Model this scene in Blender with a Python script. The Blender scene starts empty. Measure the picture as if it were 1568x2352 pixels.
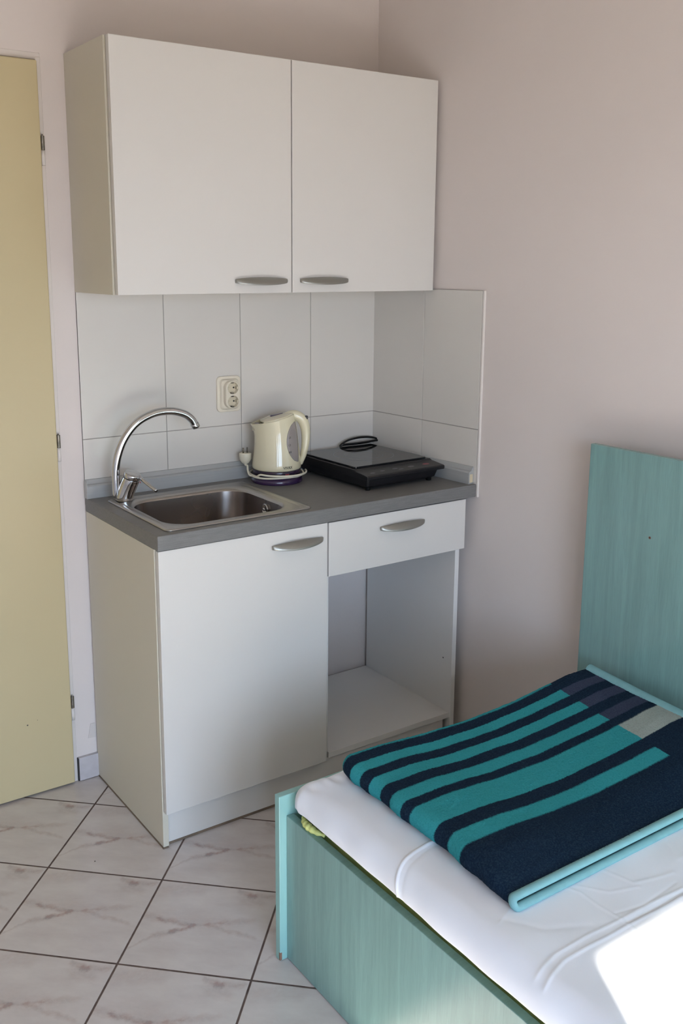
import bpy, bmesh, math, random
import numpy as np
from mathutils import Vector, Matrix, Euler
random.seed(4)
PI = math.pi
sc = bpy.context.scene
C = sc.collection
# ------------------------------------------------------------------ camera
CAM = Vector((-1.975179, -2.602605, 1.514880))
YAW, PITCH, ROLL, FPX = 0.603718, -0.207267, 0.0047877, 2232.4325
PPX, PPY = 755.109, 1075.465
fw = Vector((math.sin(YAW)*math.cos(PITCH), math.cos(YAW)*math.cos(PITCH), math.sin(PITCH)))
rt = Vector((math.cos(YAW), -math.sin(YAW), 0)); up = rt.cross(fw)
r2 = rt*math.cos(ROLL)+up*math.sin(ROLL); u2 = up*math.cos(ROLL)-rt*math.sin(ROLL)
cd = bpy.data.cameras.new('camera'); cam = bpy.data.objects.new('camera', cd); C.objects.link(cam)
m4 = Matrix((r2, u2, -fw)).transposed().to_4x4(); m4.translation = CAM
cam.matrix_world = m4
cd.sensor_fit = 'VERTICAL'; cd.sensor_height = 36; cd.sensor_width = 24
cd.lens = FPX*36/2352; cd.shift_x = (784-PPX)/2352; cd.shift_y = (PPY-1176)/2352
cd.clip_start = .02
sc.camera = cam
# ------------------------------------------------------------------ world, sun, exposure
sc.view_settings.view_transform = 'Standard'; sc.view_settings.look = 'None'
sc.view_settings.gamma = 1; sc.view_settings.use_curve_mapping = False
sc.view_settings.exposure = -0.46
SKY = 16.5; SUN = 46.0
w = bpy.data.worlds.new('world'); sc.world = w; w.use_nodes = True
nt = w.node_tree; nt.nodes.clear()
tc = nt.nodes.new('ShaderNodeTexCoord'); sp = nt.nodes.new('ShaderNodeSeparateXYZ')
cr = nt.nodes.new('ShaderNodeValToRGB'); bg = nt.nodes.new('ShaderNodeBackground'); out = nt.nodes.new('ShaderNodeOutputWorld')
mp = nt.nodes.new('ShaderNodeMapRange'); mp.inputs[1].default_value = -1; mp.inputs[2].default_value = 1
nt.links.new(tc.outputs['Generated'], sp.inputs[0]); nt.links.new(sp.outputs[2], mp.inputs[0]); nt.links.new(mp.outputs[0], cr.inputs[0])
e = cr.color_ramp.elements
e[0].position = .0; e[0].color = (.20, .17, .135, 1); e[1].position = .485; e[1].color = (.20, .17, .135, 1)
x_ = cr.color_ramp.elements.new(.505); x_.color = (.63, .79, 1.0, 1)
x_ = cr.color_ramp.elements.new(.80); x_.color = (.50, .70, 1.0, 1)
nt.links.new(cr.outputs[0], bg.inputs[0]); bg.inputs[1].default_value = SKY
nt.links.new(bg.outputs[0], out.inputs[0])
YW = -4.25                                   # wall behind the camera, with the balcony door
WX0, WX1, WZ1 = -2.355, -0.95, 2.10           # balcony door opening
ELEV = math.radians(27.95)
sd = bpy.data.lights.new('sun', 'SUN'); sd.energy = SUN; sd.angle = math.radians(.53); sd.color = (1, .91, .78)
so = bpy.data.objects.new('sun', sd); C.objects.link(so)
sdir = Vector((.48*math.cos(ELEV), .877*math.cos(ELEV), -math.sin(ELEV)))
so.rotation_euler = sdir.to_track_quat('-Z', 'Y').to_euler(); so.location = (-4, -8, 4)
pd = bpy.data.lights.new('balcony_portal', 'AREA'); pd.shape = 'RECTANGLE'; pd.size = WX1-WX0; pd.size_y = WZ1
pd.cycles.is_portal = True
po = bpy.data.objects.new('balcony_portal', pd); C.objects.link(po)
pd2 = pd.copy(); pd2.size = .46; pd2.size_y = 1.58; po2 = bpy.data.objects.new('window_portal', pd2); C.objects.link(po2)
po2.location = (-2.79, YW-.12, 1.092); po2.rotation_euler = (PI/2, 0, 0)
po.location = ((WX0+WX1)/2, YW-.12, WZ1/2); po.rotation_euler = (PI/2, 0, 0)

# ------------------------------------------------------------------ materials
def s2l(c):
    return tuple((x/12.92 if x <= .04045 else ((x+.055)/1.055)**2.4) for x in [v/255 for v in c])+(1,)
class N:
    """little node-graph builder"""
    def __init__(s, name):
        s.m = bpy.data.materials.new(name); s.m.use_nodes = True; s.t = s.m.node_tree
        s.b = s.t.nodes['Principled BSDF']; s.out = s.t.nodes['Material Output']; s.o = None
    def node(s, typ, **k):
        n = s.t.nodes.new(typ)
        for a, v in k.items(): setattr(n, a, v)
        return n
    def put(s, sock, v):
        if isinstance(v, (int, float)): sock.default_value = v
        elif isinstance(v, (tuple, list)): sock.default_value = v
        else: s.t.links.new(v, sock)
    def math(s, op, a, b=0., c=0.):
        n = s.node('ShaderNodeMath', operation=op); s.put(n.inputs[0], a); s.put(n.inputs[1], b); s.put(n.inputs[2], c)
        return n.outputs[0]
    def obj(s):
        if not s.o: s.o = s.node('ShaderNodeTexCoord').outputs['Object']
        return s.o
    def xyz(s, v=None):
        n = s.node('ShaderNodeSeparateXYZ'); s.put(n.inputs[0], v or s.obj()); return n.outputs
    def comb(s, x, y, z=0.):
        n = s.node('ShaderNodeCombineXYZ'); s.put(n.inputs[0], x); s.put(n.inputs[1], y); s.put(n.inputs[2], z); return n.outputs[0]
    def noise(s, scale=(1, 1, 1), sc_=5, det=3, rough=.5, vec=None, dist=0.):
        mpn = s.node('ShaderNodeMapping'); s.put(mpn.inputs[0], vec or s.obj()); mpn.inputs['Scale'].default_value = scale
        n = s.node('ShaderNodeTexNoise'); s.t.links.new(mpn.outputs[0], n.inputs[0])
        n.inputs['Scale'].default_value = sc_; n.inputs['Detail'].default_value = det; n.inputs['Roughness'].default_value = rough
        n.inputs['Distortion'].default_value = dist
        return n.outputs[0]
    def rng(s, v, a, b, c=0., d=1., clamp=True, typ='LINEAR'):
        n = s.node('ShaderNodeMapRange', clamp=clamp, interpolation_type=typ)
        for i, q in enumerate((v, a, b, c, d)): s.put(n.inputs[i], q)
        return n.outputs[0]
    def mix(s, f, a, b, mode='MIX'):
        n = s.node('ShaderNodeMix', data_type='RGBA', blend_type=mode); s.put(n.inputs[0], f); s.put(n.inputs[6], a); s.put(n.inputs[7], b)
        return n.outputs[2]
    def bump(s, h, strength=.3, dist=.001):
        n = s.node('ShaderNodeBump'); n.inputs['Strength'].default_value = strength; n.inputs['Distance'].default_value = dist
        s.put(n.inputs['Height'], h); s.t.links.new(n.outputs[0], s.b.inputs['Normal'])
    def fin(s, col, rough=.5, metal=0., spec=None, coat=0.):
        s.put(s.b.inputs['Base Color'], col); s.put(s.b.inputs['Roughness'], rough); s.put(s.b.inputs['Metallic'], metal)
        if spec is not None: s.b.inputs['Specular IOR Level'].default_value = spec
        s.b.inputs['Coat Weight'].default_value = coat
        return s.m
    def dots(s, col, pts, dark):
        """small marks: list of (x,y,z,r)"""
        for (x, y, z, r) in pts:
            n = s.node('ShaderNodeVectorMath', operation='DISTANCE'); s.put(n.inputs[0], s.obj()); n.inputs[1].default_value = (x, y, z)
            f = s.rng(n.outputs['Value'], r*.7, r*1.2, 1, 0)
            col = s.mix(f, col, dark)
        return col
def plain(name, rgb, rough=.5, metal=0., var=.04, vs=6, bump=0, bs=400, coat=0., spec=None, marks=(), stretch=(1, 1, 1)):
    n = N(name); c = s2l(rgb)
    f = n.noise(stretch, vs, 3)
    a = tuple(min(1, v*(1-var)) for v in c[:3])+(1,); b = tuple(min(1, v*(1+var)) for v in c[:3])+(1,)
    col = n.mix(n.rng(f, .3, .7), a, b)
    if marks: col = n.dots(col, marks, (.06, .05, .05, 1))
    if bump: n.bump(n.noise((1, 1, 1), bs, 2), bump, .0008)
    r = n.rng(n.noise((1, 1, 1), vs*2, 2), .3, .7, rough*.93, min(1, rough*1.07))
    return n.fin(col, r, metal, spec, coat)
M = {}
def wallmat(name, rgb, marks):
    n = N(name); c = s2l(rgb)
    f = n.noise((1, 1, 1), 1.4, 4)
    col = n.mix(n.rng(f, .3, .7), tuple(v*.975 for v in c[:3])+(1,), tuple(min(1, v*1.02) for v in c[:3])+(1,))
    col = n.dots(col, marks, (.08, .06, .05, 1))
    h = n.math('ADD', n.noise((1, 1, 1), 160, 3), n.math('MULTIPLY', n.noise((1, 1, 1), 9, 3), 2.))
    n.bump(h, .25, .0007)
    return n.fin(col, .85, 0, .25)
M['wall'] = wallmat('wall_paint', (220, 211, 207), [(.0403, -.652, 1.303, .0022), (.0411, -.664, 1.468, .0018), (-.464, 0, 2.165, .0015)])
M['ceil'] = plain('ceiling_paint', (206, 200, 190), .9)
M['white'] = plain('white_laminate', (215, 212, 208), .42, var=.008, vs=3, bump=.08, bs=900, spec=.35)
M['white_in'] = plain('white_laminate_inside', (226, 224, 221), .45, var=.008, vs=3, bump=.08, bs=900, spec=.35, marks=[(-.025, -.419, .290, .0028)])
M['cream_side'] = plain('warm_laminate_side', (208, 202, 186), .42, var=.01, vs=3, bump=.08, bs=900, spec=.3)
M['tile'] = plain('glazed_wall_tile', (214, 210, 204), .22, var=.012, vs=4, bump=.05, bs=60, spec=.4)
M['grout'] = plain('pale_grout', (164, 159, 154), .9)
M['edge'] = plain('white_tile_edge', (226, 220, 214), .5)
M['handle'] = plain('satin_nickel', (158, 158, 152), .38, .8, var=.03)
M['counter'] = None
n = N('grey_worktop'); f = n.noise((3, 40, 40), 6, 5, .6); g = n.noise((1, 1, 1), 500, 2)
col = n.mix(n.rng(f, .3, .7), s2l((112, 111, 110)), s2l((126, 125, 124)))
col = n.mix(n.math('MULTIPLY', n.rng(g, .4, .7), .25), col, s2l((96, 94, 94)))
n.bump(g, .1, .0005); M['counter'] = n.fin(col, .46, 0, .4)
M['alu'] = plain('brushed_grey_profile', (170, 172, 172), .32, .1, stretch=(1, 1, 30), var=.03)
M['beige'] = plain('beige_plastic', (214, 200, 170), .5)
n = N('brushed_steel'); f = n.noise((4, 220, 220), 5, 3)
col = n.mix(f, s2l((168, 164, 160)), s2l((190, 187, 184))); n.bump(f, .06, .0004)
M['steel'] = n.fin(col, .30, 1.)
M['steel_bowl'] = plain('satin_steel_bowl', (150, 143, 139), .27, 1., var=.03, vs=3)
M['chrome'] = plain('chrome', (205, 206, 208), .09, 1., var=.01)
M['chrome_dark'] = plain('dark_hole', (20, 20, 22), .5)
M['red'] = plain('red_mark', (190, 40, 40), .4)
M['dullred'] = plain('dull_red_plastic', (140, 36, 54), .3)
M['kettle'] = plain('cream_plastic', (220, 213, 184), .08, var=.01, coat=.3)
M['purple'] = plain('dark_purple_plastic', (54, 34, 68), .22, coat=.3)
M['purple_clear'] = plain('aubergine_plastic', (42, 28, 50), .2)
M['gauge'] = plain('smoky_gauge_plastic', (150, 143, 140), .35)
M['ink'] = plain('dark_print', (60, 58, 58), .6)
M['cord'] = plain('cream_cable', (226, 220, 200), .4)
M['socket'] = plain('ivory_socket_plastic', (226, 218, 200), .35, var=.01)
M['socket_in'] = plain('ivory_socket_inner', (210, 200, 176), .4)
M['black'] = plain('black_plastic', (15, 16, 21), .38, var=.06)
M['black_glossy'] = plain('black_cable', (12, 12, 13), .25)
M['glass'] = plain('black_ceramic_glass', (20, 21, 24), .06, var=.03, spec=.6)
M['panel_print'] = plain('grey_panel_print', (104, 104, 108), .4)
M['ring_print'] = plain('light_ring_print', (160, 160, 162), .3)
M['doorp'] = plain('pale_yellow_door_paint', (198, 183, 145), .38, var=.012, vs=2, bump=.05, bs=200, marks=[(-1.2268, -.012, .225, .0025), (-1.1975, -.012, .233, .0015)])
M['frame'] = plain('white_frame_paint', (219, 211, 206), .6, bump=.2, bs=60)
M['hinge'] = plain('worn_steel_hinge', (128, 122, 112), .35, .8, var=.3, vs=90)
M['painted'] = plain('painted_hinge', (222, 216, 212), .45)
M['skirt'] = plain('pale_skirting_tile', (192, 187, 190), .4, var=.10, vs=24)
M['sheet'] = plain('white_cotton_sheet', (238, 244, 255), .85, var=.01, vs=5, bump=.15, bs=1500)
M['ticking'] = plain('yellow_green_ticking', (204, 214, 138), .8, var=.1, vs=40, bump=.3, bs=600)
M['slat'] = plain('bare_pine', (190, 160, 120), .6, var=.1)
M['tape'] = plain('clear_tape', (212, 204, 200), .25, var=.01)
M['binding'] = plain('light_teal_binding', (126, 176, 182), .8, var=.05, vs=60, bump=.5, bs=700)
M['thread'] = plain('navy_thread', (20, 36, 52), .8)
M['chip'] = plain('bare_chipboard', (130, 100, 84), .9)
M['silicone'] = plain('dirty_sealant', (120, 104, 88), .8, var=.2, vs=30)

def teal(name, stretch, base=(122, 160, 158)):
    n = N(name)
    big = n.noise(stretch, 3.0, 4, .55, dist=.6)
    fine = n.noise(tuple(v*6 for v in stretch), 6, 4, .6)
    c0, c1 = s2l(tuple(v*.945 for v in base)), s2l(tuple(min(255, v*1.04) for v in base))
    col = n.mix(n.rng(big, .32, .68), c0, c1)
    wv = n.math('SINE', n.math('MULTIPLY', big, 60.))
    col = n.mix(n.math('MULTIPLY', n.rng(wv, .75, 1.), .16), col, s2l(tuple(v*.88 for v in base)))
    col = n.mix(n.math('MULTIPLY', n.rng(fine, .45, .75), .28), col, s2l(tuple(v*.82 for v in base)))
    n.bump(fine, .15, .0005)
    return n.fin(col, .24, 0, .65)
M['teal_y'] = teal('teal_wood_foil', (1, 12, .6))
M['teal_x'] = teal('teal_wood_foil_end', (12, 1, .6))
M['teal_edge'] = plain('teal_edge_band', (138, 184, 182), .3, var=.03, coat=.2, stretch=(8, 8, 1))

# floor tiles: every tile carries the same printed marble pattern
n = N('marbled_floor_tile'); X = n.xyz()
px, py = n.math('SUBTRACT', X[0], -1.0812), n.math('SUBTRACT', X[1], -.5783)
S2 = .3034**2
ua = n.math('DIVIDE', n.math('ADD', n.math('MULTIPLY', px, .2190), n.math('MULTIPLY', py, -.2100)), S2)
vb = n.math('DIVIDE', n.math('ADD', n.math('MULTIPLY', px, -.2100), n.math('MULTIPLY', py, -.2190)), S2)
fu, fv = n.math('FRACT', ua), n.math('FRACT', vb)
q = n.comb(fu, fv, 0.)
wob = n.math('SUBTRACT', n.noise((1, 1, 1), 7, 4, .6, vec=q), .5)
wob2 = n.math('SUBTRACT', n.noise((1, 1, 1), 9, 4, .6, vec=n.comb(fv, fu, 3.)), .5)
uw = n.math('ADD', fu, n.math('MULTIPLY', wob, .10)); vw = n.math('ADD', fv, n.math('MULTIPLY', wob2, .10))
def seg(a, b, wd):
    dx, dy = b[0]-a[0], b[1]-a[1]; L = dx*dx+dy*dy
    rx, ry = n.math('SUBTRACT', uw, a[0]), n.math('SUBTRACT', vw, a[1])
    t = n.math('DIVIDE', n.math('ADD', n.math('MULTIPLY', rx, dx), n.math('MULTIPLY', ry, dy)), L)
    tn = n.node('ShaderNodeClamp'); n.put(tn.inputs[0], t); t = tn.outputs[0]
    ex = n.math('SUBTRACT', rx, n.math('MULTIPLY', t, dx)); ey = n.math('SUBTRACT', ry, n.math('MULTIPLY', t, dy))
    d = n.math('SQRT', n.math('ADD', n.math('MULTIPLY', ex, ex), n.math('MULTIPLY', ey, ey)))
    return n.rng(d, 0., wd, 1., 0., typ='SMOOTHSTEP')
streaks = [((.01, .455), (.141, .465), .06, .5), ((.141, .465), (.405, .507), .05, .75), ((.407, .515), (.277, .606), .035, .9), ((.277, .606), (.156, .665), .05, .6),
           ((.156, .665), (-.002, .852), .025, .45), ((.405, .507), (.634, .442), .03, .4), ((.634, .442), (.85, .37), .05, .35), ((.523, .487), (.909, .562), .035, .45),
           ((.671, .036), (.794, .087), .045, .7), ((.794, .087), (.953, .06), .05, .6), ((.731, .126), (.86, .165), .09, .4), ((.057, .111), (.334, .035), .14, .32), ((.25, .42), (.75, .47), .16, .22), ((.3, .8), (.8, .75), .18, .1)]
tot = 0.
for a, b, wd, st in streaks: tot = n.math('ADD', tot, n.math('MULTIPLY', seg(a, b, wd), st))
gr = n.rng(n.noise((1, 1, 1), 22, 5, .7, vec=q), .3, .65, .35, 1.)
tot = n.math('MULTIPLY', tot, gr)
cl = n.rng(n.noise((1, 2.2, 1), 3.2, 5, .6, vec=q), .35, .75)
base = n.mix(cl, s2l((212, 206, 204)), s2l((200, 192, 191)))
vein = n.mix(n.rng(n.noise((1, 1, 1), 12, 2, vec=q), .4, .6), s2l((168, 140, 132)), s2l((158, 146, 146)))
colr = n.mix(n.math('MINIMUM', n.math('MULTIPLY', tot, .85), .8), base, vein)
def gl(f): return n.math('MINIMUM', f, n.math('SUBTRACT', 1., f))
gd = n.math('MINIMUM', gl(fu), gl(fv))
gd = n.math('ADD', gd, n.math('MULTIPLY', n.math('SUBTRACT', n.noise((1, 1, 1), 60, 2), .5), .002))
gm = n.rng(gd, .0066, .0098, 1., 0.)
grc = n.mix(n.rng(n.noise((1, 1, 1), 30, 3), .35, .65), s2l((84, 68, 64)), s2l((104, 88, 82)))
colr = n.mix(gm, colr, grc)
colr = n.dots(colr, [(-1.1915, -.4092, 0, .0022)], (.02, .02, .02, 1))
n.put(n.b.inputs['Roughness'], n.rng(gm, 0, 1, .24, .85))
n.bump(n.rng(gd, .004, .012, 0., 1.), .5, .0012)
M['floor'] = n.fin(colr, n.rng(gm, 0, 1, .18, .85), 0, .5)

# blanket: woven stripes that follow the cloth
n = N('striped_blanket_wool'); X = n.xyz()
fz = n.math('SUBTRACT', n.noise((60, 25, 60), 8, 4, .75), .5)
fz2 = n.math('SUBTRACT', n.noise((1, 1, 0), 7, 2), .5)
yy = n.math('ADD', n.math('ADD', X[1], n.math('MULTIPLY', fz2, .009)), n.math('MULTIPLY', fz, .0095))
xx = n.math('ADD', X[0], n.math('MULTIPLY', n.math('SUBTRACT', n.noise((60, 20, 1), 8, 2), .5), .002))
NV, TL, LI, CRM = s2l((27, 48, 72)), s2l((68, 188, 198)), s2l((76, 84, 112)), s2l((200, 212, 206))
BND = [-1.560, -1.436, -1.396, -1.357, -1.284, -1.256, -1.220, -1.186, -1.151, -1.120, -1.088, -1.054]
left = [NV, NV, TL, NV, TL, NV, TL, NV, TL, NV, TL, NV, TL]
right = [NV, NV, NV, NV, CRM, NV, LI, NV, LI, NV, LI, NV, NV]
Y0_, Y1_ = -1.60, -1.00
ty = n.rng(yy, Y0_, Y1_)
def ramp(cols):
    r = n.node('ShaderNodeValToRGB'); r.color_ramp.interpolation = 'LINEAR'
    els = r.color_ramp.elements; els[0].position = 0; els[0].color = cols[0]; els[1].position = 1; els[1].color = cols[-1]
    e_ = .0008/(Y1_-Y0_)
    for i, bpos in enumerate(BND):
        if cols[i] == cols[i+1]: continue
        p = (bpos-Y0_)/(Y1_-Y0_)
        a = els.new(p-e_); a.color = cols[i]; b = els.new(p+e_); b.color = cols[i+1]
    n.put(r.inputs[0], ty); return r.outputs[0]
xe = n.math('ADD', -.226, n.math('MULTIPLY', n.math('ADD', yy, 1.05), .13))
mk = n.rng(n.math('SUBTRACT', xx, xe), -.0008, .0008)
colb = n.mix(mk, ramp(left), ramp(right))
fuzz = n.noise((1, 1, 1), 300, 5, .8)
colb = n.mix(n.rng(fuzz, .3, .7), colb, n.mix(.5, colb, (.36, .58, .6, 1)), 'MIX') if False else colb
colb2 = n.mix(n.math('MULTIPLY', n.rng(fuzz, .48, .66), .34), colb, n.mix(.35, colb, (.20, .36, .40, 1)))
colb2 = n.mix(n.math('MULTIPLY', n.rng(fuzz, .5, .34), .40), colb2, n.mix(.7, colb, (0, 0, 0, 1)))
n.bump(n.math('ADD', fuzz, n.noise((1, 1, 1), 140, 3)), 1., .005)
M['blanket'] = n.fin(colb2, .95, 0, .1)

# ------------------------------------------------------------------ mesh helpers
def link(name, bm, mat, parent=None, smooth=False, bevel=0, seg_=2, sub=0, angle=40):
    me = bpy.data.meshes.new(name); bm.normal_update(); bmesh.ops.recalc_face_normals(bm, faces=bm.faces) if not getattr(bm, 'keep', False) else None
    bm.to_mesh(me); bm.free()
    o = bpy.data.objects.new(name, me); C.objects.link(o)
    if mat is not None: me.materials.append(mat)
    if parent: o.parent = parent
    if smooth:
        for p in me.polygons: p.use_smooth = True
    if bevel:
        b = o.modifiers.new('bevel', 'BEVEL'); b.width = bevel; b.segments = seg_; b.limit_method = 'ANGLE'; b.angle_limit = math.radians(angle); b.harden_normals = False
    if sub:
        s = o.modifiers.new('sub', 'SUBSURF'); s.levels = s.render_levels = sub
    return o
def rel(o, root):
    return o
def tag(o, label, cat, group=None):
    o['label'] = label; o['category'] = cat
    if group: o['group'] = group
    return o
def struct(o): o['kind'] = 'structure'; return o
def thing(name, label, cat, loc=(0, 0, 0), rz=0, group=None):
    o = bpy.data.objects.new(name, None); C.objects.link(o); o.location = loc; o.rotation_euler = (0, 0, rz)
    o.empty_display_size = .05
    bpy.context.view_layer.update()
    return tag(o, label, cat, group)
def box(bm, x0, x1, y0, y1, z0, z1):
    v = [bm.verts.new(p) for p in ((x0, y0, z0), (x1, y0, z0), (x1, y1, z0), (x0, y1, z0), (x0, y0, z1), (x1, y0, z1), (x1, y1, z1), (x0, y1, z1))]
    for f in ((0, 3, 2, 1), (4, 5, 6, 7), (0, 1, 5, 4), (1, 2, 6, 5), (2, 3, 7, 6), (3, 0, 4, 7)): bm.faces.new([v[i] for i in f])
def prism(bm, pts, z0, z1):
    a = [bm.verts.new((p[0], p[1], z0)) for p in pts]; b = [bm.verts.new((p[0], p[1], z1)) for p in pts]
    bm.faces.new(a[::-1]); bm.faces.new(b)
    for i in range(len(pts)): j = (i+1) % len(pts); bm.faces.new((a[i], a[j], b[j], b[i]))
def bx(name, dims, mat, parent=None, bevel=.001, world=True):
    """box with world coordinates, placed under parent whose location is subtracted"""
    bm = bmesh.new(); box(bm, *dims)
    o = link(name, bm, mat, None, bevel=bevel)
    if parent: adopt(o, parent)
    return o
def adopt(o, parent):
    """mesh data is in world coordinates: move it into the parent's frame"""
    o.parent = parent; o.matrix_parent_inverse = parent.matrix_world.inverted()
def loft(bm, loops, close0=False, close1=False, ring=True):
    rows = [[bm.verts.new(p) for p in l] for l in loops]
    for a, b in zip(rows, rows[1:]):
        n_ = len(a)
        for i in range(n_ if ring else n_-1):
            j = (i+1) % n_; bm.faces.new((a[i], a[j], b[j], b[i]))
    if close0: bm.faces.new(rows[0][::-1])
    if close1: bm.faces.new(rows[-1])
    return rows
def circ(cx, cy, z, r, n_=48, ry=None):
    ry = ry or r
    return [(cx+r*math.cos(2*PI*i/n_), cy+ry*math.sin(2*PI*i/n_), z) for i in range(n_)]
def rrect(x0, x1, y0, y1, r, z, k=8):
    out_ = []
    for cx, cy, a0 in ((x1-r, y1-r, 0), (x0+r, y1-r, 90), (x0+r, y0+r, 180), (x1-r, y0+r, 270)):
        for i in range(k+1):
            a = math.radians(a0+90*i/k); out_.append((cx+r*math.cos(a), cy+r*math.sin(a), z))
    return out_
def smoothpts(pts, n_=8, closed=False):
    P = [Vector(p) for p in pts]; out_ = []
    N_ = len(P)
    for i in range(N_ if closed else N_-1):
        if closed: p0, p1, p2, p3 = P[i-1], P[i], P[(i+1) % N_], P[(i+2) % N_]
        else: p0, p1, p2, p3 = P[max(i-1, 0)], P[i], P[i+1], P[min(i+2, N_-1)]
        for k in range(n_):
            t = k/n_
            out_.append(.5*((2*p1)+(-p0+p2)*t+(2*p0-5*p1+4*p2-p3)*t*t+(-p0+3*p1-3*p2+p3)*t**3))
    if not closed: out_.append(P[-1])
    return out_
def tube(bm, pts, r, n_=14, closed=False, caps=True, flat=None):
    """r may be a function of t; flat=(w,h) ellipse with given frame up z"""
    P = [Vector(p) for p in pts]; rows = []
    L = len(P); T0 = None; nrm = None
    for i, p in enumerate(P):
        t = (P[(i+1) % L]-P[i-1]) if closed else (P[min(i+1, L-1)]-P[max(i-1, 0)])
        t.normalize()
        if nrm is None:
            nrm = t.cross(Vector((0, 0, 1)));
            if nrm.length < .1: nrm = t.cross(Vector((0, 1, 0)))
            nrm.normalize()
        else:
            nrm = nrm-t*nrm.dot(t); nrm.normalize()
        bn = t.cross(nrm)
        rr = r(i/(L-1)) if callable(r) else r
        if not isinstance(rr, tuple): rr = (rr, rr)
        rows.append([p+nrm*rr[0]*math.cos(2*PI*k/n_)+bn*rr[1]*math.sin(2*PI*k/n_) for k in range(n_)])
    if closed: rows.append(rows[0])
    if closed:
        vs = [[bm.verts.new(q_) for q_ in r_] for r_ in rows[:-1]]
        for i in range(len(vs)):
            a, b = vs[i], vs[(i+1) % len(vs)]
            for k in range(n_): bm.faces.new((a[k], a[(k+1) % n_], b[(k+1) % n_], b[k]))
    else: loft(bm, rows, caps, caps)
def frame_loft(bm, origin, u, v, w_, loops, **k):
    """loops in local (a,b,c) -> origin+a*u+b*v+c*w"""
    O = Vector(origin); u = Vector(u); v = Vector(v); w_ = Vector(w_)
    return loft(bm, [[O+u*p[0]+v*p[1]+w_*p[2] for p in l] for l in loops], **k)
def bake_bool(o, cutters):
    for c in cutters:
        m_ = o.modifiers.new('b', 'BOOLEAN'); m_.operation = 'DIFFERENCE'; m_.object = c; m_.solver = 'EXACT'
    bpy.context.view_layer.update()
    dg = bpy.context.evaluated_depsgraph_get()
    me = bpy.data.meshes.new_from_object(o.evaluated_get(dg)); o.modifiers.clear(); o.data = me
    for c in cutters: bpy.data.objects.remove(c, do_unlink=True)

ANG = .061869
def RX(y): return -ANG*y                     # x of the right wall at depth y
YN = YW
# ------------------------------------------------------------------ room shell
CE = 2.62
bm = bmesh.new(); box(bm, -3.4, .45, YW-.2, .15, -.1, 0); struct(link('floor', bm, M['floor']))
bm = bmesh.new(); box(bm, -3.4, .45, YW-.2, .15, CE, CE+.1); struct(link('ceiling', bm, M['ceil']))
bm = bmesh.new(); box(bm, -1.083, .15, .004, .15, 0, CE); box(bm, -3.4, -1.083, .004, .15, 2.03, CE); box(bm, -3.4, -2.0, .004, .15, 0, 2.03); box(bm, -2.0, -1.083, .10, .15, 0, 2.03)  # last box, unseen behind the door leaf, added to stop light leaking under it
struct(link('wall_back', bm, M['wall']))
bm = bmesh.new(); o_ = .004
prism(bm, [(RX(.1)+o_, .1), (RX(YW)+o_, YW), (.45, YW), (.45, .1)], 0, CE); struct(link('wall_right', bm, M['wall']))
bm = bmesh.new(); box(bm, -3.4, -3.3, YW, .15, 0, CE); struct(link('wall_left', bm, M['wall']))
bm = bmesh.new()
box(bm, -3.4, -3.02, YW-.2, YW, 0, CE); box(bm, -3.02, -2.53, YW-.2, YW, 0, .30); box(bm, -3.02, -2.53, YW-.2, YW, 1.915, CE); box(bm, -2.53, WX0, YW-.2, YW, 0, CE); box(bm, WX1, .45, YW-.2, YW, 0, CE); box(bm, WX0, WX1, YW-.2, YW, WZ1, CE)
struct(link('wall_front', bm, M['wall']))
t = struct(bpy.data.objects.new('window_1', None)); C.objects.link(t); t.location = ((WX0+WX1)/2, YW-.1, 0); bpy.context.view_layer.update()
bm = bmesh.new()
for a, b in ((WX0, WX0+.05), (WX1-.05, WX1), ((WX0+WX1)/2-.035, (WX0+WX1)/2+.035)): box(bm, a, b, YW-.15, YW-.09, 0.03, WZ1-.06)
box(bm, WX0, WX1, YW-.15, YW-.09, WZ1-.06, WZ1); box(bm, WX0, WX1, YW-.15, YW-.09, 0, .03)
adopt(link('window_frame', bm, M['frame'], bevel=.003), t)

t = struct(bpy.data.objects.new('window_2', None)); C.objects.link(t); t.location = (-2.79, YW-.1, .30); bpy.context.view_layer.update()  # unseen side opening, placed and sized so sun lights the floor beside the bed
bm = bmesh.new(); box(bm, -3.04, -2.54, YW-.0, YW+.035, .275, .299)
adopt(link('window_sill', bm, M['frame'], bevel=.003), t)

# door with its frame, hinges
t = struct(bpy.data.objects.new('door_1', None)); C.objects.link(t); t.location = (-1.1, 0, 0); bpy.context.view_layer.update()
bm = bmesh.new(); box(bm, -1.955, -1.097, -.013, .03, .006, 2.019)
adopt(link('door_leaf', bm, M['doorp'], bevel=.0035, seg_=3), t)
bm = bmesh.new(); box(bm, -1.0965, -1.083, .0015, .1, 0, 2.03); box(bm, -2.0, -1.96, .0015, .1, 0, 2.03); box(bm, -2.0, -1.083, .003, .1, 2.022, 2.04)
o = link('door_frame', bm, M['frame'], bevel=.002); adopt(o, t)
for z in (1.818, 1.032, .258):
    bm = bmesh.new(); tube(bm, [(-1.0915, -.0075, z-.018), (-1.0915, -.0075, z+.018)], .0052, 16); tube(bm, [(-1.0915, -.0075, z+.018), (-1.0915, -.0075, z+.022)], lambda q_: .003-.002*q_, 12)
    h = link('hinge', bm, M['hinge'], smooth=False, bevel=.0005); h['label'] = 'bare metal hinge knuckle'; adopt(h, t)
    bm = bmesh.new(); tube(bm, [(-1.0915, -.0065, z-.056), (-1.0915, -.0065, z-.0185)], .0052, 16)
    k = link('hinge_pin', bm, M['painted'], smooth=True); k.parent = h
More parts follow.
